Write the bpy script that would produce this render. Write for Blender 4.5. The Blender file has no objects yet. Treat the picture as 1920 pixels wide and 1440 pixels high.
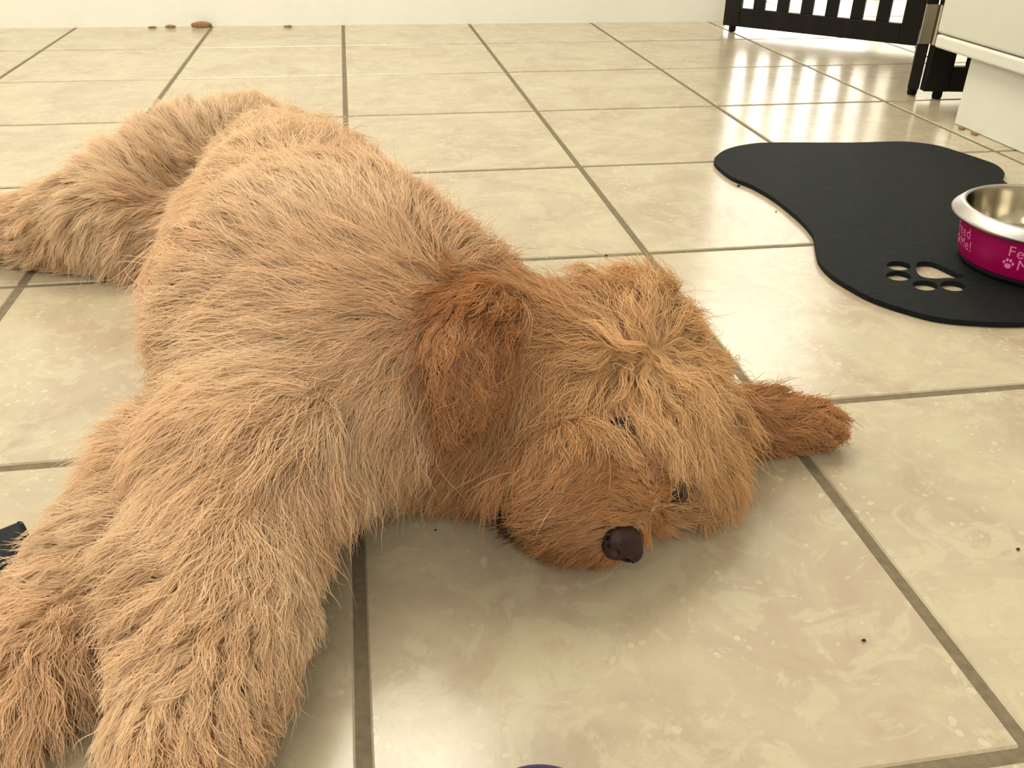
import bpy, bmesh, math
import numpy as np
from mathutils import Vector, Matrix, kdtree

# ------------------------------------------------------------------ camera
W, H, F = 1920, 1440, 1679.7
PITCH, YAW, ROLL = 0.5312, 0.1732, 0.01526
CAM = np.array([0.01965, -1.89521, 0.38162])
cp, sp, cy, sy = math.cos(PITCH), math.sin(PITCH), math.cos(YAW), math.sin(YAW)
FWD = np.array([sy*cp, cy*cp, -sp])
r0 = np.array([cy, -sy, 0.0]); u0 = np.cross(r0, FWD)
RGT = math.cos(ROLL)*r0 + math.sin(ROLL)*u0
UPV = -math.sin(ROLL)*r0 + math.cos(ROLL)*u0

def ray(px, py):
    d = FWD + RGT*((px-W/2)/F) - UPV*((py-H/2)/F)
    return d/np.linalg.norm(d)
def at(px, py, z=0.0):
    """photo pixel -> point on the horizontal plane at height z (floor contact or known height)"""
    d = ray(px, py)
    return CAM + d*((z-CAM[2])/d[2])
def proj(X):
    d = np.asarray(X) - CAM
    z = d@FWD
    return np.stack([W/2 + F*(d@RGT)/z, H/2 - F*(d@UPV)/z], -1)

S = bpy.context.scene
C = S.collection
cam = bpy.data.objects.new('camera', bpy.data.cameras.new('camera'))
cam.data.sensor_fit = 'HORIZONTAL'; cam.data.sensor_width = 36
cam.data.lens = 36*F/W
cam.data.clip_start = 0.02
M = Matrix.Identity(4)
for i in range(3):
    M[i][0], M[i][1], M[i][2], M[i][3] = RGT[i], UPV[i], -FWD[i], CAM[i]
cam.matrix_world = M
C.objects.link(cam); S.camera = cam

# ------------------------------------------------------------------ light
S.view_settings.view_transform = 'Standard'
S.view_settings.look = 'None'
S.view_settings.gamma = 1
S.view_settings.use_curve_mapping = False
S.view_settings.exposure = -0.28
S.cycles_curves.shape = 'RIBBONS'
wd = bpy.data.worlds.new('daylight'); S.world = wd; wd.use_nodes = True
bgn = wd.node_tree.nodes['Background']
bgn.inputs[0].default_value = (1.0, 0.93, 0.76, 1); bgn.inputs[1].default_value = 3.0
wd.cycles.sampling_method = 'NONE'
S.cycles.max_bounces = 6; S.cycles.diffuse_bounces = 2; S.cycles.glossy_bounces = 3; S.cycles.transmission_bounces = 4
S.cycles.adaptive_threshold = 0.1

Y_REAR = -3.26
def window_light(name, loc, target, sx, sy_, energy, col=(1.0, 0.955, 0.86)):
    l = bpy.data.lights.new(name, 'AREA'); l.shape = 'RECTANGLE'; l.size = sx; l.size_y = sy_
    l.energy = energy; l.color = col
    o = bpy.data.objects.new(name, l); C.objects.link(o)
    o.location = loc
    o.rotation_euler = (Vector(target)-Vector(loc)).to_track_quat('-Z', 'Y').to_euler()
    return o
# daylight entering by the glazed door beyond the gate and the window in the left wall
window_light('daylight_door', (1.67, 1.93, 1.12), (1.67, 0.0, 1.0), 1.2, 2.15, 40)
window_light('daylight_side_window', (-1.93, -1.1, 1.45), (0.0, -0.35, 0.5), 1.6, 1.3, 22)
window_light('rear_fill_light', (-0.2, Y_REAR, 1.5), (0.0, -0.8, 0.4), 1.4, 1.2, 23)  # unseen fill behind the camera, added to lighten the shadows
window_light('ceiling_panel_light', (-0.25, -0.12, 2.5), (-0.25, -0.12, 0), 1.2, 1.2, 56, (1.0, 0.94, 0.80))

# ------------------------------------------------------------------ helpers
def tag(o, label=None, cat=None, group=None, kind=None):
    if label: o['label'] = label
    if cat: o['category'] = cat
    if group: o['group'] = group
    if kind: o['kind'] = kind
    return o
def link(name, me, mat=None, parent=None, smooth=False):
    if mat: me.materials.append(mat)
    o = bpy.data.objects.new(name, me); C.objects.link(o)
    if parent is not None: o.parent = parent
    if smooth:
        me.polygons.foreach_set('use_smooth', [True]*len(me.polygons))
    return o
def empty(name, loc=(0, 0, 0)):
    o = bpy.data.objects.new(name, None); C.objects.link(o); o.location = loc
    o.empty_display_size = 0.05
    return o
def from_bm(name, bm, mat=None, parent=None, smooth=False):
    me = bpy.data.meshes.new(name); bm.normal_update(); bm.to_mesh(me); bm.free()
    return link(name, me, mat, parent, smooth)
def box_bm(lo, hi, bevel=0.0, seg=2):
    bm = bmesh.new(); bmesh.ops.create_cube(bm, size=1)
    lo, hi = Vector(lo), Vector(hi)
    for v in bm.verts:
        v.co = Vector([(lo[i]+hi[i])/2 + v.co[i]*(hi[i]-lo[i]) for i in range(3)])
    if bevel: bmesh.ops.bevel(bm, geom=bm.edges[:], offset=bevel, segments=seg, affect='EDGES', profile=0.5)
    return bm
def oriented_box(a, b, width, z0, z1, bevel=0.002):
    """box along the floor segment a-b"""
    a, b = Vector((a[0], a[1], 0)), Vector((b[0], b[1], 0))
    d = b-a; L = d.length; ang = math.atan2(d.y, d.x)
    bm = box_bm((0, -width/2, z0), (L, width/2, z1), bevel)
    bmesh.ops.transform(bm, matrix=Matrix.Translation(a) @ Matrix.Rotation(ang, 4, 'Z'), verts=bm.verts[:])
    return bm
def lathe_bm(profile, n=96):
    bm = bmesh.new(); rings = []
    for r, z in profile:
        if r < 1e-6: rings.append([bm.verts.new((0, 0, z))])
        else: rings.append([bm.verts.new((r*math.cos(2*math.pi*k/n), r*math.sin(2*math.pi*k/n), z)) for k in range(n)])
    for A, B in zip(rings, rings[1:]):
        for k in range(n):
            k2 = (k+1) % n
            if len(A) == 1: bm.faces.new((A[0], B[k2], B[k]))
            elif len(B) == 1: bm.faces.new((A[k], A[k2], B[0]))
            else: bm.faces.new((A[k], A[k2], B[k2], B[k]))
    bmesh.ops.recalc_face_normals(bm, faces=bm.faces[:])
    return bm
def outline_mesh(name, loops, thick, resolution=1):
    """flat plate with holes: first loop the outline, the others its holes"""
    cu = bpy.data.curves.new(name, 'CURVE'); cu.dimensions = '2D'; cu.fill_mode = 'BOTH'; cu.extrude = thick/2
    cu.bevel_depth = 0.0
    for lp in loops:
        s = cu.splines.new('POLY'); s.points.add(len(lp)-1)
        for q, (x, y) in zip(s.points, lp): q.co = (x, y, 0, 1)
        s.use_cyclic_u = True
    o = bpy.data.objects.new(name, cu); C.objects.link(o)
    dg = bpy.context.evaluated_depsgraph_get()
    me = bpy.data.meshes.new_from_object(o.evaluated_get(dg))
    bpy.data.objects.remove(o); bpy.data.curves.remove(cu)
    return me
def catmull(pts, n=8):
    pts = [np.array(q, float) for q in pts]; out = []; N = len(pts)
    for i in range(N):
        a, b, c, d = pts[i-1], pts[i], pts[(i+1) % N], pts[(i+2) % N]
        for k in range(n):
            t = k/n
            out.append(0.5*((2*b)+(c-a)*t+(2*a-5*b+4*c-d)*t*t+(3*b-a-3*c+d)*t**3))
    return out

# ---- materials
def mat(name, col=(0.8, 0.8, 0.8), rough=0.5, metal=0.0, spec=0.5):
    m = bpy.data.materials.new(name); m.use_nodes = True
    b = m.node_tree.nodes['Principled BSDF']
    b.inputs['Base Color'].default_value = (*col, 1); b.inputs['Roughness'].default_value = rough
    b.inputs['Metallic'].default_value = metal
    b.inputs['Specular IOR Level'].default_value = spec
    return m
class NT:
    def __init__(s, m): s.m = m; s.t = m.node_tree; s.b = s.t.nodes['Principled BSDF']
    def n(s, typ, **kw):
        x = s.t.nodes.new(typ)
        for k, v in kw.items():
            if k.startswith('i_'):
                key = k[2:]
                x.inputs[int(key) if key.isdigit() else key.replace('_', ' ')].default_value = v
            else: setattr(x, k, v)
        return x
    def l(s, a, b): s.t.links.new(a, b)
def ramp(nt, fac, stops, interp='LINEAR'):
    r = nt.n('ShaderNodeValToRGB'); r.color_ramp.interpolation = interp
    e = r.color_ramp.elements
    while len(e) < len(stops): e.new(0.5)
    for el, (p, c) in zip(e, stops):
        el.position = p; el.color = (*c, 1) if len(c) == 3 else c
    nt.l(fac, r.inputs[0]); return r.outputs[0]
def mix(nt, fac, a, b, mode='MIX'):
    x = nt.n('ShaderNodeMix', data_type='RGBA', blend_type=mode)
    if isinstance(fac, (int, float)): x.inputs[0].default_value = fac
    else: nt.l(fac, x.inputs[0])
    for sck, v in ((x.inputs[6], a), (x.inputs[7], b)):
        if isinstance(v, tuple): sck.default_value = (*v, 1)
        else: nt.l(v, sck)
    return x.outputs[2]
def bump(nt, hgt, strength, dist):
    b = nt.n('ShaderNodeBump', i_Strength=strength, i_Distance=dist); nt.l(hgt, b.inputs['Height']); nt.l(b.outputs[0], nt.b.inputs['Normal'])
def noise(nt, vec, scale, detail=4, rough=0.55, dist=0.0):
    x = nt.n('ShaderNodeTexNoise', i_Scale=scale, i_Detail=detail, i_Roughness=rough, i_Distortion=dist); nt.l(vec, x.inputs['Vector']); return x.outputs[0]

def tile_material():
    m = mat('glazed_tile', rough=0.2); nt = NT(m)
    tc = nt.n('ShaderNodeTexCoord'); oi = nt.n('ShaderNodeObjectInfo')
    mu = nt.n('ShaderNodeMath', operation='MULTIPLY', i_1=37.0); nt.l(oi.outputs['Random'], mu.inputs[0])
    cb = nt.n('ShaderNodeCombineXYZ'); nt.l(mu.outputs[0], cb.inputs[0]); nt.l(mu.outputs[0], cb.inputs[2])
    ad = nt.n('ShaderNodeVectorMath', operation='ADD'); nt.l(tc.outputs['Object'], ad.inputs[0]); nt.l(cb.outputs[0], ad.inputs[1])
    v = ad.outputs[0]
    base = ramp(nt, noise(nt, v, 9, 6, 0.65, 0.6), [(0.36, (0.52, 0.405, 0.295)), (0.5, (0.59, 0.485, 0.35)), (0.64, (0.645, 0.555, 0.39))])
    # cloudy cream islands with ragged edges
    isl = ramp(nt, noise(nt, v, 26, 8, 0.7, 1.0), [(0.515, (0, 0, 0)), (0.575, (1, 1, 1))])
    f1 = nt.n('ShaderNodeMath', operation='MULTIPLY', i_1=0.5); nt.l(isl, f1.inputs[0])
    c1 = mix(nt, f1.outputs[0], base, (0.70, 0.615, 0.435))
    # small pale pebbles, gathered in patches
    wv = nt.n('ShaderNodeTexNoise', i_Scale=30.0, i_Detail=3.0); nt.l(v, wv.inputs['Vector'])
    wm = mix(nt, 0.02, v, wv.outputs[1])
    vo = nt.n('ShaderNodeTexVoronoi', i_Scale=125.0, i_Randomness=1.0); nt.l(wm, vo.inputs['Vector'])
    peb = ramp(nt, vo.outputs['Distance'], [(0.26, (1, 1, 1)), (0.33, (0, 0, 0))])
    edge = ramp(nt, vo.outputs['Distance'], [(0.27, (0, 0, 0)), (0.33, (1, 1, 1)), (0.42, (0, 0, 0))])
    sep = nt.n('ShaderNodeSeparateColor'); nt.l(vo.outputs['Color'], sep.inputs[0])
    sel = ramp(nt, sep.outputs[0], [(0.45, (0, 0, 0)), (0.8, (1, 1, 1))])
    patch = ramp(nt, noise(nt, v, 14, 4), [(0.44, (0, 0, 0)), (0.56, (1, 1, 1))])
    pf = mix(nt, 1.0, mix(nt, 1.0, peb, sel, 'MULTIPLY'), patch, 'MULTIPLY')
    g = nt.n('ShaderNodeMath', operation='MULTIPLY', i_1=0.7); nt.l(pf, g.inputs[0])
    c2 = mix(nt, g.outputs[0], c1, (0.76, 0.68, 0.49))
    ef = mix(nt, 1.0, mix(nt, 1.0, edge, sel, 'MULTIPLY'), patch, 'MULTIPLY')
    g2 = nt.n('ShaderNodeMath', operation='MULTIPLY', i_1=0.3); nt.l(ef, g2.inputs[0])
    c3 = mix(nt, g2.outputs[0], c2, (0.45, 0.36, 0.26))
    # faint veins
    vn = ramp(nt, noise(nt, v, 11, 8, 0.7, 2.0), [(0.485, (0, 0, 0)), (0.5, (1, 1, 1)), (0.515, (0, 0, 0))])
    g3 = nt.n('ShaderNodeMath', operation='MULTIPLY', i_1=0.22); nt.l(vn, g3.inputs[0])
    c4 = mix(nt, g3.outputs[0], c3, (0.50, 0.41, 0.30))
    c4 = mix(nt, 1.0, c4, (0.78, 0.79, 0.77), 'MULTIPLY')
    nt.l(c4, nt.b.inputs['Base Color'])
    nt.b.inputs['Specular IOR Level'].default_value = 0.75
    rr = nt.n('ShaderNodeMapRange', i_3=0.17, i_4=0.26); nt.l(noise(nt, v, 20, 4), rr.inputs[0]); nt.l(rr.outputs[0], nt.b.inputs['Roughness'])
    bump(nt, noise(nt, v, 22, 5), 0.10, 0.002)
    return m
def noisy_material(name, c0, c1, scale, rough, bstr=0.2, bdist=0.001, metal=0.0, stretch=(1, 1, 1), detail=5):
    m = mat(name, c0, rough, metal); nt = NT(m)
    tc = nt.n('ShaderNodeTexCoord'); mp = nt.n('ShaderNodeMapping', i_Scale=stretch); nt.l(tc.outputs['Object'], mp.inputs[0])
    nz = noise(nt, mp.outputs[0], scale, detail)
    nt.l(ramp(nt, nz, [(0.35, c0), (0.65, c1)]), nt.b.inputs['Base Color'])
    if bstr: bump(nt, nz, bstr, bdist)
    return m
M_tile = tile_material()
M_grout = noisy_material('grout', (0.15, 0.12, 0.07), (0.20, 0.16, 0.10), 160, 0.9, 0.5, 0.001)
M_wall = noisy_material('white_wall_paint', (0.90, 0.885, 0.80), (0.92, 0.905, 0.82), 60, 0.6, 0.1, 0.001)
M_ceil = noisy_material('ceiling_paint', (0.8, 0.78, 0.72), (0.82, 0.8, 0.74), 40, 0.8, 0.1, 0.001)
M_cab = noisy_material('white_laminate', (0.70, 0.69, 0.60), (0.72, 0.71, 0.62), 25, 0.38, 0.03, 0.001)
M_top = noisy_material('worktop_stone', (0.35, 0.32, 0.28), (0.45, 0.42, 0.37), 90, 0.3, 0.02)
M_black = noisy_material('black_painted_wood', (0.010, 0.009, 0.008), (0.016, 0.014, 0.012), 40, 0.45, 0.1, 0.0006, stretch=(1, 1, 0.1))
M_steel = mat('hinge_steel', (0.55, 0.5, 0.42), 0.35, 1.0)
M_rubber = noisy_material('black_rubber', (0.005, 0.005, 0.005), (0.009, 0.009, 0.009), 120, 0.6, 0.2)
M_foam = noisy_material('black_foam', (0.0045, 0.006, 0.0064), (0.009, 0.0115, 0.012), 260, 0.7, 0.5, 0.0008, stretch=(0.35, 1, 1))
M_bowlsteel = mat('polished_steel', (0.46, 0.42, 0.34), 0.14, 1.0)
M_rimsteel = mat('satin_steel', (0.46, 0.43, 0.42), 0.38, 1.0)
M_pink = mat('magenta_plastic', (0.33, 0.001, 0.085), 0.4, 0, .3)
M_print = mat('pale_pink_print', (0.80, 0.22, 0.43), 0.5)
M_cloth = noisy_material('black_knit', (0.004, 0.005, 0.009), (0.012, 0.014, 0.02), 900, 0.95, 0.7, 0.001)
M_blue = mat('dark_blue_plastic', (0.018, 0.012, 0.09), 0.4)
M_crumb = noisy_material('brown_crumb', (0.22, 0.12, 0.05), (0.35, 0.2, 0.09), 300, 0.9)
M_dark = mat('dark_speck', (0.02, 0.014, 0.01), 0.8)
M_glass = mat('window_frame_paint', (0.8, 0.8, 0.78), 0.4)

for m_ in (M_foam, M_black, M_rubber): m_.node_tree.nodes['Principled BSDF'].inputs['Specular IOR Level'].default_value = 0.12

# ------------------------------------------------------------------ floor
T = 0.33; G = 0.008
X0, X1, Y0, Y1 = -6*T, 7*T, -10*T, 6*T
floor = from_bm('floor', box_bm((X0-.1, Y0-.1, -0.06), (X1+.1, Y1+.1, -0.0016)), M_grout)
tag(floor, 'grey brown grout bed under the cream floor tiles', 'floor', kind='structure')
bmt = box_bm((-(T-G)/2, -(T-G)/2, -0.012), ((T-G)/2, (T-G)/2, 0), 0.0012, 1)
tme = bpy.data.meshes.new('tile'); bmt.to_mesh(tme); bmt.free(); tme.materials.append(M_tile)
rng = np.random.default_rng(4)
for i in range(-6, 7):
    for j in range(-10, 6):
        o = bpy.data.objects.new('tile', tme); C.objects.link(o); o.parent = floor
        o.location = ((i+.5)*T, (j+.5)*T, rng.uniform(-.0003, 0.0))

# ------------------------------------------------------------------ room shell
CEIL = 2.55
def structure(name, bm, m, label):
    return tag(from_bm(name, bm, m), label, name.split('_')[0], kind='structure')
structure('ceiling', box_bm((X0-.1, Y0-.1, CEIL), (X1+.1, Y1+.1, CEIL+.1)), M_ceil, 'white painted ceiling above the room')
bm = bmesh.new()
ya, yb = 0.6475, 0.6085
vs = [(X0-.1, ya+.02), (1.04, yb), (1.04, yb+.12), (X0-.1, ya+.14)]
lo = [bm.verts.new((x, y, -0.001)) for x, y in vs]; hi = [bm.verts.new((x, y, CEIL)) for x, y in vs]
bm.faces.new(lo[::-1]); bm.faces.new(hi)
for k in range(4): bm.faces.new((lo[k], lo[(k+1) % 4], hi[(k+1) % 4], hi[k]))
structure('wall_back', bm, M_wall, 'white painted wall behind the dog')
def wall_with_opening(name, axis, c, lo, hi, o0, o1, z0, z1, label, th=0.1):
    bm = bmesh.new()
    def add(a, b, za, zb):
        if b-a < 1e-4 or zb-za < 1e-4: return
        p, q = ((a, c, za), (b, c+th, zb)) if axis == 'x' else ((c, a, za), (c+th, b, zb))
        t = box_bm(p, q); me = bpy.data.meshes.new('t'); t.to_mesh(me); t.free(); bm.from_mesh(me); bpy.data.meshes.remove(me)
    add(lo, o0, -.001, CEIL); add(o1, hi, -.001, CEIL); add(o0, o1, -.001, z0); add(o0, o1, z1, CEIL)
    return structure(name, bm, M_wall, label)
wall_with_opening('wall_far', 'x', Y1, 1.04, X1+.1, 1.06, 2.28, 0.02, 2.2, 'white wall with a glazed door beyond the black gate')
wall_with_opening('wall_left', 'y', X0-.1, Y0-.1, Y1+.1, -1.9, -0.3, 0.8, 2.1, 'white wall with a side window, left of the room')
wall_with_opening('wall_right', 'y', X1, Y0-.1, Y1+.1, 0, 0, 0, 0, 'white wall right of the kitchen cabinet')
wall_with_opening('wall_front', 'x', Y0-.1, X0-.1, X1+.1, -0.9, 0.5, 0.9, 2.1, 'white wall on the camera side, with an opening added for the fill light')  # the opening here is made up, cut for the rear fill light
def window(name, axis, c, a, b, z0, z1, label, mull):
    r = empty(name, ((a+b)/2, c, z0) if axis == 'x' else (c, (a+b)/2, z0)); tag(r, label, 'window', kind='structure')
    def bar(nm, p0, p1, q0, q1):
        bm = box_bm((p0, c-.02, q0), (p1, c+.02, q1), 0.002) if axis == 'x' else box_bm((c-.02, p0, q0), (c+.02, p1, q1), 0.002)
        bmesh.ops.translate(bm, vec=-Vector(r.location), verts=bm.verts[:])
        from_bm(nm, bm, M_glass, r)
    bar('frame_rail', a, b, z0, z0+.04); bar('frame_rail', a, b, z1-.04, z1)
    bar('frame_stile', a, a+.04, z0+.04, z1-.04); bar('frame_stile', b-.04, b, z0+.04, z1-.04)
    for k in range(1, mull): bar('mullion', a+(b-a)*k/mull-.02, a+(b-a)*k/mull+.02, z0+.04, z1-.04)
window('door_1', 'x', Y1+.06, 1.06, 2.28, 0.02, 2.2, 'white framed glazed door beyond the black gate', 2)
window('window_1', 'y', X0-.06, -1.9, -0.3, 0.8, 2.1, 'white framed side window in the left wall', 2)

window('added_window', 'x', Y0-.06, -0.9, 0.5, 0.9, 2.1, 'white window frame added around the fill light on the camera side', 2)  # unseen frame, added to go with the rear fill light

# ------------------------------------------------------------------ kitchen cabinet
KX, KY, KZ = 1.024, -0.497, 0.111
cab = empty('kitchen_cabinet', (KX+.3, -1.4, 0)); tag(cab, 'white kitchen cabinet with a recessed kickboard at the right edge', 'cabinet')
def cpart(name, lo_, hi_, m, bev=.002, seg=2):
    bm = box_bm(lo_, hi_, bev, seg); bmesh.ops.translate(bm, vec=-Vector(cab.location), verts=bm.verts[:])
    return from_bm(name, bm, m, cab, True if bev > .004 else False)
cpart('kickboard', (KX, -2.6, 0.0005), (KX+.55, KY, KZ+.02), M_cab, .001)
cpart('body', (KX-.018, -2.6, KZ+.022), (KX+.6, KY+.085, 0.87), M_cab, .006, 3)
cpart('bottom_rail', (KX-.021, -2.6, KZ), (KX+.6, KY+.078, KZ+.021), M_cab, .004, 3)

# ------------------------------------------------------------------ folding gate
gate = empty('folding_gate', (1.19, -0.08, 0)); tag(gate, 'black wooden folding gate with upright bars, standing by the white wall', 'gate')
def gpart(name, bm, m=None):
    bmesh.ops.translate(bm, vec=-Vector(gate.location), verts=bm.verts[:])
    return from_bm(name, bm, m or M_black, gate)
def panel(a, b, nbar, st, th=0.02, zb=0.014, rail=0.045, top=0.74, feet=(0.95,), bw=0.028):
    a, b = np.array(a[:2]), np.array(b[:2]); d = b-a; L = np.linalg.norm(d); d /= L
    gpart('stile', oriented_box(a, a+d*st, th, zb, top)); gpart('stile', oriented_box(b-d*st, b, th, zb, top))
    gpart('rail', oriented_box(a+d*st, b-d*st, th*.9, zb, zb+rail)); gpart('rail', oriented_box(a+d*st, b-d*st, th*.9, top-rail, top))
    gap = (L-2*st-nbar*bw)/(nbar+1)
    for k in range(nbar):
        s = st+gap*(k+1)+bw*k
        gpart('bar', oriented_box(a+d*s, a+d*(s+bw), th*.7, zb+rail, top-rail, .0015))
    for f in feet:
        c = a+d*L*f
        bm = lathe_bm([(0, 0.0005), (.008, 0.0005), (.009, .004), (.009, zb)], 16); bmesh.ops.translate(bm, vec=(c[0], c[1], 0), verts=bm.verts[:])
        gpart('foot', bm, M_rubber)
g0, g1, g2 = at(1356, 57), at(1716, 97), at(1708, 182)
g3 = at(1724, 184); g4 = g3 + np.array([.986, -.168, 0])*0.45
panel(g0, g1, 6, 0.042, bw=0.029, feet=(0.05,))
dmid = (g2-g1)/np.linalg.norm(g2-g1)
panel(g1+dmid*.012+np.array([.008, 0, 0]), g2, 6, 0.04)
panel(g3, g4, 6, 0.046, feet=(0.07, 0.9))
d34 = (g4-g3)/np.linalg.norm(g4-g3)
hc = g2[:2]+np.array([-.002, -.013])
hb = oriented_box(hc-d34[:2]*.016, hc+d34[:2]*.0135, .003, .098, .165, .0006); hinge = gpart('hinge', hb, M_steel)
hb = oriented_box(g3[:2]-d34[:2]*.004+np.array([-.001, -.0135]), g3[:2]+d34[:2]*.012+np.array([-.001, -.0135]), .003, .098, .165, .0006); gpart('hinge', hb, M_steel)
kb = lathe_bm([(0, .098), (.004, .098), (.004, .165), (0, .165)], 16); kc = g3[:2]-d34[:2]*.0065+np.array([0, -.016]); bmesh.ops.translate(kb, vec=(kc[0], kc[1], 0), verts=kb.verts[:])
pin = gpart('hinge_pin', kb, M_steel); pin.parent = hinge

# ------------------------------------------------------------------ bone shaped mat
mz = 0.006
edge_px = [(1448, 267), (1410, 269), (1370, 277), (1347, 289), (1340, 304), (1370, 330), (1410, 347), (1450, 370), (1480, 393), (1505, 415), (1525, 440), (1530, 465), (1537, 490),
           (1560, 515), (1600, 540), (1640, 560), (1700, 580), (1760, 595), (1830, 602), (1920, 604)]
left = [at(x, y, mz)[:2] for x, y in edge_px]
far_px = [(1888, 343), (1884, 325), (1870, 310), (1840, 298), (1800, 285), (1760, 273), (1720, 267), (1680, 265), (1600, 267), (1520, 267)]
AX = 0.724
right = [np.array([2*AX-q[0], q[1]]) for q in left[::-1] if q[1] < -.9] + [at(x, y, mz)[:2] for x, y in far_px]
loop = catmull(left + [np.array([AX, -1.222])] + right, 6)
def oval(c, a, b, rot=0, n=24):
    return [np.array([c[0]+a*math.cos(t)*math.cos(rot)-b*math.sin(t)*math.sin(rot), c[1]+a*math.cos(t)*math.sin(rot)+b*math.sin(t)*math.cos(rot)]) for t in np.linspace(0, 2*math.pi, n, endpoint=False)]
holes = []
for x, y in [(1685, 498), (1685, 517), (1735, 535), (1787, 536)]:
    holes.append(oval(at(x, y, mz)[:2], 0.0145, 0.0115, 0.5))
pad = catmull([at(x, y, mz)[:2] for x, y in [(1722, 492), (1745, 491), (1765, 498), (1785, 508), (1808, 517), (1800, 521), (1775, 521), (1750, 522), (1728, 518), (1718, 507)]], 5)
holes.append(pad)
mm = outline_mesh('bone_mat', [loop]+holes, mz-.0006)
mo = link('bone_mat', mm, M_foam); mo.location = (0, 0, mz/2+.0003)
tag(mo, 'black foam bone-shaped feeding mat with a paw print cut out', 'mat')

# ------------------------------------------------------------------ bowl
BC = np.array([0.7325, -1.093]); BZ = mz+.0003
bowl = empty('dog_bowl', (BC[0], BC[1], BZ)); tag(bowl, 'magenta dog bowl with a steel lining, standing on the black mat', 'bowl')
BR0, BR1, BH = 0.0755, 0.0835, 0.0530
def br(z): return BR0 + (BR1-BR0)*min(1, max(0, (z-.006)/(BH-.006)))
from_bm('rubber_base', lathe_bm([(0, 0), (.070, 0), (.0735, .0015), (.0745, .0055), (.073, .0068), (0, .0068)]), M_rubber, bowl, True)
from_bm('shell', lathe_bm([(.0725, .0062), (.0745, .0066), (br(.009), .009), (br(.03), .03), (br(.045), .045), (BR1, BH), (BR1-.002, BH)]), M_pink, bowl, True)
from_bm('rim', lathe_bm([(BR1-.001, BH-.002), (BR1+.006, BH-.002), (BR1+.0092, BH-.0012), (BR1+.0098, BH+.0006), (BR1+.0085, BH+.0026), (BR1+.0015, BH+.0092), (BR1-.001, BH+.0108), (BR1-.003, BH+.0106), (BR1-.0036, BH+.009)]), M_rimsteel, bowl, True)
from_bm('lining', lathe_bm([(BR1-.0034, BH+.0092), (BR1-.0045, BH+.004), (.0765, .040), (.0735, .024), (.068, .016), (.058, .0128), (.03, .0124), (0, .0124)]), M_bowlsteel, bowl, True)
def text_on_bowl(body, size, ang, z, name):
    cu = bpy.data.curves.new(name, 'FONT'); cu.body = body; cu.size = size; cu.align_x = 'LEFT'; cu.extrude = 0.0; cu.resolution_u = 3; cu.space_character = 1.1
    o = bpy.data.objects.new(name, cu); C.objects.link(o)
    dg = bpy.context.evaluated_depsgraph_get(); me = bpy.data.meshes.new_from_object(o.evaluated_get(dg))
    bpy.data.objects.remove(o); bpy.data.curves.remove(cu)
    bm = bmesh.new(); bm.from_mesh(me); bpy.data.meshes.remove(me)
    bmesh.ops.triangulate(bm, faces=bm.faces[:])
    bmesh.ops.subdivide_edges(bm, edges=[e for e in bm.edges if e.calc_length() > .003], cuts=2)
    wrap(bm, ang, z); return from_bm(name, bm, M_print, bowl)
def wrap(bm, ang, z):
    for v in bm.verts:
        x, y = v.co.x, v.co.y; zz = z+y; R = br(zz)+.00035; a = ang+x/BR1
        v.co = (R*math.cos(a), R*math.sin(a), zz)
def paw_on_bowl(ang, z, s):
    bm = bmesh.new()
    for cx, cy_, a, b in [(0, -.25, .42, .34), (-.55, .15, .16, .22), (-.2, .5, .17, .24), (.22, .5, .17, .24), (.56, .15, .16, .22)]:
        vs = [bm.verts.new(((cx+a*math.cos(t))*s, (cy_+b*math.sin(t))*s, 0)) for t in np.linspace(0, 2*math.pi, 14, endpoint=False)]
        bm.faces.new(vs)
    wrap(bm, ang, z); return from_bm('paw_print', bm, M_print, bowl)
def bowl_angle(px, z):      # angle on the near half of the shell that is seen at this photo column
    best = min(np.linspace(-math.pi, 0.0, 2000), key=lambda a: abs(proj([BC[0]+br(z)*math.cos(a), BC[1]+br(z)*math.sin(a), BZ+z])[0]-px)
               + (0 if (np.array([math.cos(a), math.sin(a)])@(CAM[:2]-BC)) > 0 else 1e4))
    return best
aF = bowl_angle(1890, .035)
aL = bowl_angle(1815, .035) - 0.030/BR1*1.0
for a0 in (aF, aL-0.0075/BR1*1.0, aF+1.3, aF+2.6):
    text_on_bowl('Feed', 0.0165, a0, .0315, 'lettering')
    text_on_bowl('Me!', 0.0165, a0+.0115/BR1, .0185, 'lettering')
    paw_on_bowl(a0+.003/BR1, .0225, .0085)

# ------------------------------------------------------------------ small stuff on the floor
def lump(name, c, r, m, seed, sq=0.6):
    g = np.random.default_rng(seed); bm = bmesh.new(); bmesh.ops.create_icosphere(bm, subdivisions=2, radius=1)
    k = g.normal(size=(3, 3))
    for v in bm.verts:
        f = 1+.22*math.sin(3*v.co.x*k[0][0]+k[1][1])+.18*math.cos(4*v.co.y*k[0][1]+k[2][0])
        v.co = Vector((v.co.x*r[0]*f, v.co.y*r[1]*f, max(-.6, v.co.z)*r[2]*f))
    zmin = min(v.co.z for v in bm.verts)
    bmesh.ops.translate(bm, vec=(0, 0, -zmin), verts=bm.verts[:])
    o = from_bm(name, bm, m, None, True); o.location = (c[0], c[1], .0002); return o
for k, (px, py, s, lab) in enumerate([(285, 47.8, (.012, .004, .0035), 'leftmost brown crumb at the foot of the white wall'), (319, 47.5, (.011, .004, .004), 'brown crumb at the foot of the white wall, beside the biggest one'),
                                  (379, 46.5, (.020, .005, .007), 'biggest brown crumb at the foot of the white wall'), (541, 46, (.012, .004, .003), 'flat brown crumb at the foot of the white wall, right of the others')]):
    tag(lump('crumb', at(px, py+5.5), s, M_crumb, k), lab, 'crumb', 'crumbs along the white wall')
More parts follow.
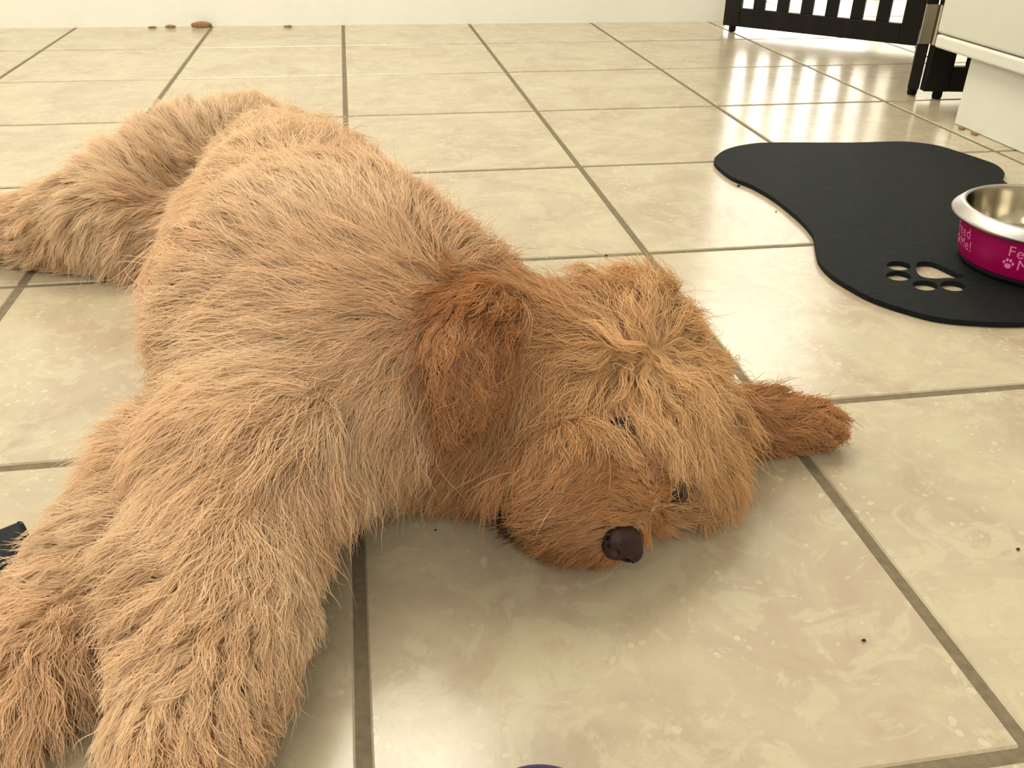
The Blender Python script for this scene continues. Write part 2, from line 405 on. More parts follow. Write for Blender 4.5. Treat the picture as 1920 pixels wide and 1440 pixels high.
for k, (px, py, s, lab) in enumerate([(1806, 242, (.004, .009, .0022), 'brown crumb at the corner of the cabinet kickboard'), (1830, 252, (.003, .008, .002), 'brown crumb along the cabinet kickboard, nearer the black mat')]):
    tag(lump('crumb', at(px-3, py), s, M_crumb, 40+k), lab, 'crumb')
for k, (px, py, r, lab) in enumerate([(1909, 1031, .0012, 'dark round speck on the tile at the right edge'), (1384, 350, .0024, 'dark speck on the tile left of the black mat'), (1455, 398, .0014, 'small dark speck below the mat\'s left lobe'),
                                  (1136, 481, .0018, 'dark speck beside the grout line above the dog\'s neck'), (1619, 1202, .0011, 'small dark speck mid-tile, lower right of the dog\'s nose'), (816, 995, .0008, 'tiny dark speck between the grout line and the dog\'s muzzle')]):
    tag(lump('speck', at(px, py), (r, r*.8, r*.6), M_dark, 20+k), lab, 'speck', 'dark specks on the tiles')

# black strap end and blue ball
def cloth():
    pts = [(-260, 1105), (-90, 1035), (0, 996), (36, 979), (50, 989), (51, 1004), (44, 1030), (30, 1062), (8, 1100), (-40, 1132), (-230, 1225)]
    z = 0.018
    q = [at(x, y, z)[:2] for x, y in pts]
    c = np.mean(q, 0); bm = bmesh.new()
    lp = catmull(q, 4); n = len(lp)
    lv = [(0.97, .0006), (1.0, .004), (1.0, .014), (.985, .018), (.93, .0195)]
    rings = [[bm.verts.new((c[0]+(p_[0]-c[0])*s, c[1]+(p_[1]-c[1])*s, zz+(.002*math.sin(k*.9+zz*90)))) for k, p_ in enumerate(lp)] for s, zz in lv]
    for v in rings[0]: v.co.z = .0006
    for A, B in zip(rings, rings[1:]):
        for k in range(n): bm.faces.new((A[k], A[(k+1) % n], B[(k+1) % n], B[k]))
    bm.faces.new(rings[0][::-1]); bm.faces.new(rings[-1])
    return from_bm('cloth_strap', bm, M_cloth, None, True)
tag(cloth(), 'black fabric strap end on the floor, at the left edge by the paw', 'strap')
ball = empty('toy_ball', (0, 0, 0)); 
br_ = 0.033; bp = at(980, 1433, br_*1.0)
bc = Vector((bp[0]-.000, bp[1]-br_*1.02, br_)); 
# lower the ball until its upper outline just enters the frame
while True:
    d = np.array(bc)-CAM; dist = np.linalg.norm(d); 
    up = np.cross(np.cross(d/dist, [0, 0, 1.0]), d/dist); up /= np.linalg.norm(up)
    top = proj(np.array(bc)+up*br_)
    if top[1] >= 1433: break
    bc.y -= .0005
ball.location = (bc.x, bc.y, 0)
bm = bmesh.new(); bmesh.ops.create_uvsphere(bm, u_segments=48, v_segments=32, radius=br_)
for v in bm.verts:
    s = 1-.02*math.exp(-(v.co.z/.0016)**2); v.co *= s
bmesh.ops.translate(bm, vec=(0, 0, br_+.0003), verts=bm.verts[:])
ball_shell = from_bm('shell', bm, M_blue, ball, True)
bm = lathe_bm([(0, br_*2-.0002), (.004, br_*2-.0006), (.0045, br_*2+.0006), (.003, br_*2+.0012), (0, br_*2+.0013)], 20); from_bm('valve', bm, M_blue, ball_shell, True)
tag(ball, 'dark blue round toy at the bottom edge of the picture', 'ball')

# ================================================================== the dog
# body: one continuous surface grown from blended tapered limbs (signed distance field, meshed by surface nets)
def A(px, py, z): return at(px, py, z)
P_ = []
def chain(k, pts):
    """pts: (px, py, height of the limb's axis, radius)"""
    q = [(A(x, y, z), r) for x, y, z, r in pts]
    for (a, ra), (b, rb) in zip(q, q[1:]): P_.append((a, b, ra, rb, k))
# torso: rump -> loin -> chest -> brisket
chain(.045, [(525, 345, .075, .066), (560, 450, .092, .080), (625, 590, .102, .090), (690, 690, .09, .080)])
chain(.045, [(470, 470, .06, .05), (500, 580, .075, .06), (540, 690, .085, .066)])
# upper hind leg
chain(.022, [(470, 285, .085, .052), (330, 335, .064, .058), (210, 400, .055, .044), (90, 425, .040, .032), (-30, 428, .030, .024), (-120, 415, .026, .026)])
# lower hind leg, mostly hidden under the other
chain(.02, [(400, 430, .035, .04), (260, 450, .03, .032), (140, 455, .026, .026)])
# near front leg
chain(.022, [(560, 740, .085, .060), (470, 880, .078, .047), (422, 1020, .066, .037), (410, 1150, .055, .034), (385, 1260, .046, .026), (352, 1375, .036, .024), (330, 1480, .026, .022)])
# other front leg, lying further left
chain(.016, [(440, 800, .05, .05), (300, 930, .042, .034), (220, 1030, .038, .028), (140, 1135, .034, .026), (80, 1225, .030, .024), (30, 1310, .025, .021)])
# neck, skull
NOSE = A(1170, 1014, .040); SKULL = A(1165, 712, .080)
MD = (NOSE-SKULL)/np.linalg.norm(NOSE-SKULL)
chain(.035, [(720, 640, .095, .075), (880, 690, .085, .058), (1010, 705, .08, .046), (1165, 712, .08, .044)])
chain(.03, [(1165, 712, .08, .044), (1230, 765, .064, .037)])
# throat
chain(.02, [(800, 770, .06, .042), (930, 840, .045, .030), (1000, 870, .046, .026)])
# muzzle, flews, chin, cheek on the floor side
P_.append((SKULL+MD*.03, NOSE-MD*.030, .038, .0235, .014))
chain(.013, [(995, 872, .047, .027), (1075, 912, .052, .033), (1125, 955, .043, .021)])
chain(.013, [(1000, 905, .034, .024), (1060, 945, .034, .026), (1110, 982, .03, .017)])
chain(.014, [(1000, 950, .024, .016), (1060, 985, .022, .015), (1115, 1005, .02, .012)])
chain(.02, [(1260, 795, .045, .032), (1278, 865, .034, .024), (1245, 935, .024, .016)])
def smin(a, b, k):
    h = np.clip(.5+.5*(b-a)/k, 0, 1)
    return b*(1-h)+a*h-k*h*(1-h)
def sdf_prims(X):
    d = None
    for a, b, ra, rb, k in P_:
        ab = b-a; t = np.clip(((X-a)@ab)/(ab@ab), 0, 1)
        q = X-a-t[:, None]*ab
        e = np.sqrt((q*q).sum(1))-(ra+(rb-ra)*t)
        d = e if d is None else smin(d, e, k)
    return d
def surface_point(px, py, out):
    """first point of the body met along this photo ray, lifted off the skin by 'out'"""
    d = ray(px, py); t = .2
    for _ in range(120):
        v = sdf_prims((CAM+d*t)[None])[0]
        if v < 3e-4: break
        t += v*.8
    X = CAM+d*t; e = 1e-3*np.eye(3)
    n = np.array([sdf_prims((X+q)[None])[0]-sdf_prims((X-q)[None])[0] for q in e]); n /= np.linalg.norm(n)
    return X+n*out
# upper ear, a flap folded back over the neck
EP = [(surface_point(*q), r) for q, r in [((930, 580, -.006), .015), ((893, 610, .002), .018), ((868, 665, .006), .019), ((872, 725, .008), .017)]]
for (a_, ra_), (b_, rb_) in zip(EP, EP[1:]): P_.append((a_, b_, ra_, rb_, .007))
# other ear, spread on the floor
chain(.012, [(1330, 785, .03, .020), (1430, 790, .022, .016), (1490, 795, .017, .013), (1540, 800, .017, .015)])

class Field:
    def __init__(s, lo, hi, h, fn):
        s.lo = np.array(lo, np.float32); s.h = h
        s.n = np.ceil((np.array(hi)-lo)/h).astype(int)+1
        g = np.stack(np.meshgrid(*[s.lo[i]+h*np.arange(s.n[i], dtype=np.float32) for i in range(3)], indexing='ij'), -1).reshape(-1, 3).astype(np.float32)
        s.v = fn(g).reshape(s.n).astype(np.float32)
        s.g = np.stack(np.gradient(s.v, h), -1).astype(np.float32)
    def _tri(s, X, arr):
        u = np.clip((X-s.lo)/s.h, 0, s.n-1.001); i = u.astype(int); f = (u-i)
        out = 0
        for dx in (0, 1):
            for dy in (0, 1):
                for dz in (0, 1):
                    w = (f[:, 0] if dx else 1-f[:, 0])*(f[:, 1] if dy else 1-f[:, 1])*(f[:, 2] if dz else 1-f[:, 2])
                    a = arr[i[:, 0]+dx, i[:, 1]+dy, i[:, 2]+dz]
                    out = out + (w[:, None]*a if a.ndim == 2 else w*a)
        return out
    def d(s, X): return s._tri(X, s.v)
    def grad(s, X):
        g = s._tri(X, s.g); return g/(np.linalg.norm(g, axis=1, keepdims=True)+1e-9)
    def mesh(s):
        v = s.v; ins = v < 0; n = s.n
        acc = np.zeros((*(n-1), 3), np.float32); cnt = np.zeros(n-1, np.float32)
        corner = [(x, y, z) for x in (0, 1) for y in (0, 1) for z in (0, 1)]
        sl = lambda c: tuple(slice(c[i], n[i]-1+c[i]) for i in range(3))
        for a in corner:
            for ax in range(3):
                if a[ax]: continue
                b = list(a); b[ax] = 1
                va, vb = v[sl(a)], v[sl(b)]
                cr = (va < 0) != (vb < 0)
                t = np.where(cr, va/np.where(cr, va-vb, 1), 0)
                for i in range(3): acc[..., i] += np.where(cr, a[i]+(t if i == ax else 0), 0)
                cnt += cr
        act = cnt > 0; idx = -np.ones(n-1, int); idx[act] = np.arange(act.sum())
        cell = np.argwhere(act)
        co = s.lo+s.h*(cell+acc[act]/cnt[act][:, None])
        quads = []
        for ax in range(3):
            o1, o2 = [(1, 2), (2, 0), (0, 1)][ax]
            sa = [slice(1, n[i]-1) for i in range(3)]; sb = list(sa); sa[ax] = slice(0, n[ax]-1); sb[ax] = slice(1, n[ax])
            A_, B_ = ins[tuple(sa)], ins[tuple(sb)]
            for flip in (False, True):
                e = np.argwhere((A_ & ~B_) if not flip else (~A_ & B_))
                if not len(e): continue
                base = e.copy()
                for i in range(3):
                    if i != ax: base[:, i] += 1
                def cid(d1, d2):
                    c = base.copy(); c[:, o1] -= d1; c[:, o2] -= d2
                    return idx[c[:, 0], c[:, 1], c[:, 2]]
                q = np.stack([cid(1, 1), cid(0, 1), cid(0, 0), cid(1, 0)], 1)
                quads.append(q if not flip else q[:, ::-1])
        return co, np.concatenate(quads)
def field_mesh(name, fld):
    co, q = fld.mesh()
    me = bpy.data.meshes.new(name); me.from_pydata(co.tolist(), [], q.tolist()); me.update()
    return me, co, q
def body_sdf(X):
    d = sdf_prims(X)
    return smin(d, d, 1e-4) if False else -smin(-d, -(0.004-X[:, 2]), .008)   # flattened where it rests on the floor
body = Field((-.56, -1.76, -.008), (.46, -.60, .232), .006, body_sdf)

dog = empty('dog', (0.0, -1.2, 0.0))
tag(dog, 'fluffy apricot curly-haired dog lying stretched out on the tiled floor', 'dog')
OFF = -Vector(dog.location)
M_skin = noisy_material('dog_undercoat', (0.46, 0.27, 0.13), (0.54, 0.33, 0.17), 90, 0.9, 0.2)
bme, bco, bq = field_mesh('body', body)
for v in bme.vertices: v.co += OFF
body_o = link('body', bme, M_skin, dog, True)

# ------------------------------------------------------------------ coat
COL = {  # coat colours (linear): these belong to the hair itself
    'body':  (0.92, 0.665, 0.435), 'pale': (0.94, 0.73, 0.50), 'warm': (0.90, 0.61, 0.365), 'leg': (0.915, 0.655, 0.41),
    'rust':  (0.50, 0.235, 0.088), 'head': (0.70, 0.39, 0.168), 'lip': (0.05, 0.022, 0.014), 'stain': (0.40, 0.18, 0.068), 'brown': (0.58, 0.31, 0.128), 'gold': (0.83, 0.54, 0.275), 'muz': (0.56, 0.275, 0.10),
}
# combing strokes read off the photograph: px, py, direction, length cm, lift, curl, colour
ST = """
470 260 -.5 -.8 3.8 0.63 .15 pale
560 240 .2 -1 3.8 0.63 .15 body
640 300 .3 -1 3.8 0.54 .15 body
520 330 -.6 -.6 3.8 0.54 .15 body
430 330 -.8 -.4 3.8 0.54 .2 body
720 340 .5 -.8 3.8 0.63 .15 body
600 400 -.5 -.6 4.2 0.45 .15 pale
680 420 -.2 -.8 4.2 0.45 .15 pale
800 400 .7 -.6 3.8 0.63 .15 body
500 440 -.9 -.3 4.2 0.45 .2 body
400 500 -1 -.05 4.2 0.54 .2 body
310 520 -1 0 4.2 0.63 .2 body
600 500 -.8 -.4 4.2 0.45 .15 body
720 500 -.5 -.6 4.2 0.45 .15 body
850 480 .7 -.7 3.8 0.72 .15 body
930 520 .7 -.7 3.8 0.72 .15 body
520 560 -1 .1 4.2 0.45 .2 pale
400 600 -1 .25 4.2 0.45 .2 pale
330 640 -.8 .5 4.2 0.54 .25 pale
640 580 -.9 0 4.2 0.36 .2 pale
760 560 -.7 -.3 4.2 0.36 .2 body
720 640 -.9 .3 4.2 0.36 .3 body
560 660 -.95 .35 4.2 0.45 .25 pale
420 720 -.85 .5 4.2 0.45 .3 body
330 760 -.8 .5 4.2 0.54 .3 body
640 720 -.8 .6 4.2 0.36 .35 body
760 720 -.4 .8 4.2 0.36 .4 leg
540 780 -.8 .6 4.2 0.36 .35 body
700 800 -.2 1 4.2 0.36 .45 leg
800 780 .1 1 4.2 0.36 .5 leg
780 880 .1 1 3.4 0.27 .4 leg
700 900 0 1 3.4 0.27 .4 leg
630 880 .0 1 2.8 .35 .45 leg
560 900 .1 1 2.8 .4 .45 leg
440 850 -.8 .55 3.8 0.45 .3 body
340 880 -.9 .4 3.8 0.54 .3 body
500 960 .1 1 2.8 .4 .5 leg
420 960 -.8 .55 3.2 0.45 .35 body
320 1000 -1 .25 3.2 0.54 .3 pale
260 1050 -1 .1 3.2 0.54 .3 pale
560 1080 .4 .9 3.2 0.54 .5 leg
480 1060 .2 1 3.2 0.45 .6 leg
400 1080 -.5 .8 3.2 0.45 .5 leg
300 1150 -1 .1 3.2 0.54 .35 body
220 1180 -1 .1 3.2 0.54 .35 pale
520 1180 .5 .85 3.2 0.54 .5 leg
430 1190 .1 1 3.2 0.45 .6 leg
350 1220 -.8 .5 3.2 0.54 .5 leg
480 1290 .5 .85 2.0 .5 .5 leg
380 1290 -.2 1 2.0 .5 .6 leg
260 1280 -.95 .3 2.0 .5 .4 pale
320 1380 -.3 1 2.0 .5 .6 warm
420 1390 .3 1 2.0 .5 .6 warm
250 1400 -.6 .8 2.0 .5 .5 leg
350 1430 -.1 1 2.0 .5 .6 warm
190 960 -.95 -.2 2.6 0.54 .3 pale
120 1010 -1 -.05 2.6 0.63 .3 pale
200 1060 -.95 .2 2.6 0.54 .35 body
100 1080 -1 .15 2.6 0.63 .35 pale
150 1140 -.8 .5 3.2 0.54 .45 warm
60 1150 -1 .4 3.2 0.54 .4 warm
130 1200 .3 1 3.6 0.54 .6 warm
60 1230 -.2 1 3.6 0.54 .6 warm
160 1250 .4 1 3.6 0.45 .5 warm
100 1290 .1 1 4.3 0.36 .4 leg
40 1300 -.1 1 4.3 0.36 .4 leg
330 300 -.6 -.5 3.8 0.63 .2 pale
380 240 -.4 -.8 3.8 0.63 .2 pale
250 320 -.7 -.4 3.8 0.63 .2 pale
160 360 -.8 -.3 3.8 0.63 .2 pale
300 400 -.9 .3 3.8 0.45 .25 body
200 430 -.9 .4 3.8 0.45 .25 pale
100 420 -1 .1 3.4 0.54 .25 pale
230 490 -.7 .7 3.8 0.45 .3 body
120 470 -.8 .6 3.4 0.45 .3 body
30 430 -1 .2 3.4 0.54 .3 body
1000 560 -.95 .1 4 .4 .2 brown
1080 560 -.3 -.8 4 .6 .25 head
1000 640 -1 .05 6 .3 .3 brown
1100 620 -.9 -.1 6 .35 .3 brown
1060 680 -1 .15 6 .3 .35 brown
950 690 -1 .2 5 .3 .4 brown
850 640 -.1 1 3.2 .4 1.1 rust
890 660 0 1 3.2 .4 1.1 rust
870 720 0 1 3.2 .5 1.5 rust
920 720 .2 1 3.2 .5 1.3 rust
1170 580 .0 -1 4.0 .8 0.55 gold
1210 570 .05 -1 5.5 1.0 0.45 gold
1260 620 .6 -.8 4.0 .8 0.65 gold
1310 680 .9 -.2 4.0 .7 0.55 gold
1200 650 -.5 -.6 4.0 .6 0.75 gold
1150 680 -.9 .2 6 .4 .4 head
1100 720 -.9 .4 6.5 .35 0.45 gold
1040 750 -.95 .3 5 .3 .3 brown
1240 700 .5 .2 3.9 .6 0.75 gold
1340 760 .9 .3 5 .6 0.45 gold
1350 830 .7 .8 4.5 .5 .3 head
1320 900 .0 1 4 .4 .3 gold
980 800 -.7 .6 4.5 .3 .3 rust
900 800 -.8 .5 4.5 .4 .4 rust
900 860 -.6 .8 4 .4 .4 rust
1060 800 -.9 .3 4 .3 .25 gold
1030 850 -.97 .2 3 .25 .2 head
970 880 -.6 .8 3.2 .25 .3 rust
920 920 -.4 .9 3.5 .4 .3 muz
1090 900 -.95 .3 2.8 .25 .25 muz
1020 920 -.8 .65 3.2 .25 .3 muz
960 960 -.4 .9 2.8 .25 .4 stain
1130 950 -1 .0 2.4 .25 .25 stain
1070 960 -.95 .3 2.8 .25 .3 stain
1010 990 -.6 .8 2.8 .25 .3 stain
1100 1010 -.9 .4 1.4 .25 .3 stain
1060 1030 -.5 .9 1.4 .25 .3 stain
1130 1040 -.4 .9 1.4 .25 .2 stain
1230 960 .7 .3 1.8 .25 .15 muz
1240 1000 .6 .7 2.0 .25 .2 muz
1290 950 .1 1 3.5 .4 .25 gold
1400 770 1 .0 3.2 .8 .3 rust
1400 830 1 .2 3.2 .8 .35 rust
1470 770 1 .05 3.2 .8 .4 rust
1470 820 1 .25 3.2 .8 .5 rust
1540 790 1 .1 2.6 .8 1.7 rust
1550 820 .7 .6 2.6 .8 1.7 rust
1555 775 1 -.1 2.6 .8 1.7 rust
1200 700 .0 .8 3.1 .6 0.55 gold
1110 735 -.5 .85 3.3 .7 0.45 gold
1150 745 -.25 1 2.8 .8 0.45 gold
1195 750 .0 1 4.2 .8 0.45 gold
1240 765 .15 1 4.2 .75 0.45 gold
1290 785 .35 .95 4.2 .6 0.45 gold
1165 800 .1 1 .5 .5 0 muz
1185 830 .1 .4 .7 .4 0 muz
1205 860 .2 -.3 .9 .5 .05 muz
1105 825 -.95 .15 2.4 .35 .2 head
1075 845 -.97 .2 3 .25 .2 head
1140 870 -.95 0 1.9 .25 .15 muz
1190 900 -.75 -.3 1.2 .3 .1 muz
1240 900 .4 -.5 .8 .3 .1 muz
1262 925 .5 -.3 .5 .5 0 muz
1195 950 -.7 -.4 1.4 .3 .1 muz
1160 955 -1 0 1.8 .25 .15 muz
1158 768 -.1 1 1.3 .6 .1 gold
1105 775 -.5 .85 1.8 .5 .2 gold
1200 785 .05 1 2.4 .6 .2 gold
1250 835 .2 1 1.8 .6 .2 gold
1215 835 .1 1 1.2 .5 .1 head
905 565 -.7 .6 3.2 .2 .3 rust
950 600 -.95 .2 4 .2 .3 rust
870 590 -.35 1 3 .25 .5 rust
890 755 .1 1 2.6 .6 1.5 rust
960 550 -.95 .1 4 .25 .2 brown
925 550 -.85 .4 3.5 .2 .2 rust
1050 590 -.95 .05 5 .35 .25 brown
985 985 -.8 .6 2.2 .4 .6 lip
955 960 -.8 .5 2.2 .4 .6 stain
840 800 -.2 1 3 .2 .3 leg
900 830 -.6 .6 3.5 .4 .4 rust
1100 862 -1 .05 3 .25 .2 muz
1050 872 -.96 .25 3 .25 .25 muz
1000 895 -.75 .65 3 .25 .25 muz
1120 900 -1 .05 3 .25 .2 muz
1060 912 -.95 .3 3 .25 .25 muz
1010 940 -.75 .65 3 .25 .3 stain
"""
rng = np.random.default_rng(11)
def first_hit(px, py):
    d = ray(px, py); t = 0.15; best = (9, None)
    for _ in range(90):
        X = CAM+d*t
        if (X < body.lo).any() or (X > body.lo+body.h*(body.n-1)).any():
            t += .01
            if t > 2: break
            continue
        v = float(body.d(X[None])[0])
        if v < best[0]: best = (v, X)
        if v < 5e-4: break
        t += max(v*.8, 4e-4)
    X = best[1]
    for _ in range(3): X = X-body.grad(X[None])[0]*body.d(X[None])[0]
    return X
sp_, sd_, sa_ = [], [], []
for line in ST.strip().splitlines():
    w = line.split(); px, py, dx, dy, ln, lift, curl = map(float, w[:7])
    X = first_hit(px, py); n = body.grad(X[None])[0]
    # tangent whose projection follows the stroke (damped where the surface is seen edge-on)
    e1 = np.cross(n, [0, 0, 1.0]); e1 = e1/np.linalg.norm(e1) if np.linalg.norm(e1) > .1 else np.array([1.0, 0, 0]); e2 = np.cross(n, e1)
    J = np.stack([(proj(X+e*1e-3)-proj(X))/1e-3 for e in (e1, e2)], 1)
    J /= F/np.linalg.norm(X-CAM)
    s = np.linalg.solve(J.T@J+.04*np.eye(2), J.T@np.array([dx, dy]))
    t = e1*s[0]+e2*s[1]; t /= np.linalg.norm(t)
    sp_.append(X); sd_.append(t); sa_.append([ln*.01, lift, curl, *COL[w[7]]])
sp_, sd_, sa_ = np.array(sp_), np.array(sd_), np.array(sa_)
def combed(X, N):
    T_ = np.zeros_like(X); Aa = np.zeros((len(X), sa_.shape[1]))
    for i in range(0, len(X), 20000):
        d2 = ((X[i:i+20000, None]-sp_[None])**2).sum(-1)
        w = 1/(d2+.012**2)**2.2; w /= w.sum(1, keepdims=True)
        T_[i:i+20000] = w@sd_; Aa[i:i+20000] = w@sa_
        w = 1/(d2+.02**2)**1.6; w /= w.sum(1, keepdims=True); Aa[i:i+20000, 3:6] = w@sa_[:, 3:6]
    T_ -= N*(T_*N).sum(1, keepdims=True); T_ /= np.linalg.norm(T_, axis=1, keepdims=True)+1e-6
    return T_, Aa

# surface samples
tri = np.concatenate([bq[:, [0, 1, 2]], bq[:, [0, 2, 3]]])
va, vb, vc = bco[tri[:, 0]], bco[tri[:, 1]], bco[tri[:, 2]]
area = np.linalg.norm(np.cross(vb-va, vc-va), axis=1)/2
cen = (va+vb+vc)/3
dens = area*(cen[:, 2] > .006)
dpx = F/np.linalg.norm(cen-CAM, axis=1)           # finer coat where it is seen closer
vis = (body.grad(cen)*(CAM-cen)).sum(1) > -.25*np.linalg.norm(CAM-cen, axis=1)
dens = dens*np.where(vis, 1.0, .35)*(dpx/2000)**.7
hx = at(1140, 880, .06)
dens *= 1+.9*np.exp(-((cen[:, :2]-hx[:2])**2).sum(1)/(2*.11**2))
def sample(n):
    k = rng.choice(len(tri), n, p=dens/dens.sum()); r1, r2 = np.sqrt(rng.random(n)), rng.random(n)
    X = va[k]*(1-r1)[:, None]+vb[k]*(r1*(1-r2))[:, None]+vc[k]*(r1*r2)[:, None]
    return X
def smooth_noise(X, scale, seed, k=5):
    g = np.random.default_rng(seed); out = 0
    for _ in range(k):
        w = g.normal(size=3)*scale; out = out+np.sin(X@w+g.uniform(0, 6.28))
    return out/math.sqrt(k/2)
K = 10
s_ = np.linspace(0, 1, K)
def push(Pt, clear):
    n = Pt.shape[0]
    X = Pt[:, 1:].reshape(-1, 3)
    c = np.broadcast_to(clear, (n, K))[:, 1:].reshape(-1)
    d = body.d(X); m = d < c
    if m.any():
        X[m] += body.grad(X[m])*(c[m]-d[m])[:, None]
    X[:, 2] = np.maximum(X[:, 2], .0015+.0008*rng.random(len(X)))
    Pt[:, 1:] = X.reshape(n, K-1, 3)
    return Pt
HC = at(1110, 800, .07)
eyes_px = [(1162, 797), (1264, 918)]
eye_c = np.array([first_hit(*q) for q in eyes_px])
def guides(n):
    X = sample(n); N = body.grad(X); T_, Aa = combed(X, N)
    B = np.cross(N, T_)
    ang = (.30+.22*np.exp(-((X-HC)**2).sum(1)/(2*.09**2)))*smooth_noise(X, 55, 1)+.16*rng.normal(size=n)
    T_ = T_*np.cos(ang)[:, None]+B*np.sin(ang)[:, None]; B = np.cross(N, T_)
    L = Aa[:, 0]*(1+.16*smooth_noise(X, 70, 2)+.15*rng.normal(size=n)); lift = Aa[:, 1]*(1+.25*smooth_noise(X, 80, 3))+.08*rng.normal(size=n)
    de = np.sqrt(((X[:, None]-eye_c[None])**2).sum(-1)).min(1)
    L = np.clip(L, .004, .075)*np.where(de < .012, .3, 1)
    curl = Aa[:, 2]
    Pt = np.zeros((n, K, 3)); Pt[:, 0] = X
    step = L/(K-1)
    ph = rng.uniform(0, 6.28, n); om = rng.uniform(.6, 1.3, n)*(1.0+1.2*curl)
    for i in range(1, K):
        s = s_[i]
        a = lift*(1-1.25*s)
        side = curl*np.sin(ph+om*6.28*s)*.9; vert = curl*np.cos(ph+om*6.28*s)*.55
        D = T_*np.cos(a)[:, None]+N*(np.sin(a)+vert*.6)[:, None]+B*side[:, None]
        D[:, 2] -= .28*s
        D /= np.linalg.norm(D, axis=1, keepdims=True)
        Pt[:, i] = Pt[:, i-1]+D*step[:, None]
    Pt = push(Pt, .0015+.006*np.sqrt(s_)[None]*np.minimum(1, L/.04)[:, None])
    return X, N, Pt, Aa, L
def strands(ng, ns, clump, rad, seedcol):
    gX, gN, gP, gA, gL = guides(ng)
    kd = kdtree.KDTree(ng)
    for i, q in enumerate(gX): kd.insert(q, i)
    kd.balance()
    X = sample(ns)
    gi = np.array([kd.find(q)[1] for q in X])
    off = X-gX[gi]
    hm = np.exp(-((X-HC)**2).sum(1)/(2*.10**2))
    c = clump*(.75+.5*rng.random(ns))*(1+.28*hm); c = np.clip(c, 0, .97)
    sc = np.clip(1+.22*rng.normal(size=ns), .45, 1.5)
    s = s_[None, :]*np.minimum(sc, 1)[:, None]          # shorter hairs stop earlier along the lock
    idx = s*(K-1); i0 = np.clip(idx.astype(int), 0, K-2); f = (idx-i0)[..., None]
    G = gP[gi]; ar = np.arange(ns)[:, None]
    Pt = G[ar, i0]*(1-f)+G[ar, i0+1]*f
    Pt = Pt+off[:, None]*(1-c[:, None]*s**.8)[..., None]
    fly = rng.normal(size=(ns, 3))*(gL[gi]*.075)[:, None]
    fly[rng.random(ns) < .06] *= 3.0
    Pt = Pt+fly[:, None]*(s**1.4)[..., None]
    wv = rng.uniform(0, 6.28, ns); wd_ = rng.normal(size=(ns, 3))*(gL[gi]*.022*(1+gA[gi, 2]))[:, None]
    Pt = Pt+wd_[:, None]*(np.sin(wv[:, None]+s*9.0)*s)[..., None]
    Pt = push(Pt, .0008+.004*np.sqrt(s)*np.minimum(1, gL[gi]/.04)[:, None])
    base_c = gA[gi, 3:6].copy(); ow = owner(X); base_c[ow >= 5] = COL['rust']
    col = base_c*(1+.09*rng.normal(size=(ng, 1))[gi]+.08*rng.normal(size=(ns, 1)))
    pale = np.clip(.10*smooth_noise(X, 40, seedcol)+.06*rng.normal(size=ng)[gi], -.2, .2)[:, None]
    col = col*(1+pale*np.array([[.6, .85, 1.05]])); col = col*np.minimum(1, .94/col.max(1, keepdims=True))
    de = np.sqrt(((X[:, None]-eye_c[None])**2).sum(-1)).min(1)[:, None]
    col = np.where(de < .010, np.array([[.09, .035, .016]]), col)
    r = rad*(.75+.5*rng.random((ns, 1)))*np.array([1.0, 1.05, 1.05, 1.0, .95, .88, .8, .68, .5, .22])[None, :]
    keep = np.ones(ns, bool)                              # the coat parts round the eyes
    for c_, n_ in zip(eye_c, body.grad(eye_c)):
        for o_ in (.004, .012, .018):
            dd = np.linalg.norm(Pt[:, 2:]-(c_+n_*o_), axis=2).min(1)
            keep &= ~((dd < .0070) & (rng.random(ns) < .8))
    dd = np.linalg.norm(Pt[:, 1:]-(NOSE+MD*.007), axis=2).min(1)          # nothing grows across the bare nose
    keep &= ~((dd < .0135) & (rng.random(ns) < .97))
    X, Pt, col, r = X[keep], Pt[keep], col[keep], r[keep]
    return X, Pt, np.clip(col, .005, .96), r
groups = [0]*5+[1]*5+[1]*2+[2]*6+[3]*5+[0]+[4]*14+[5]*3+[6]*3
assert len(groups) == len(P_), (len(groups), len(P_))
def owner(Q):
    dmin = np.full(len(Q), 9.0); own = np.zeros(len(Q), int)
    for gi_, (a, b, ra, rb, k) in zip(groups, P_):
        ab = b-a; t = np.clip(((Q-a)@ab)/(ab@ab), 0, 1); e = np.linalg.norm(Q-a-t[:, None]*ab, axis=1)-(ra+(rb-ra)*t)
        m = e < dmin; dmin[m] = e[m]; own[m] = gi_
    return own
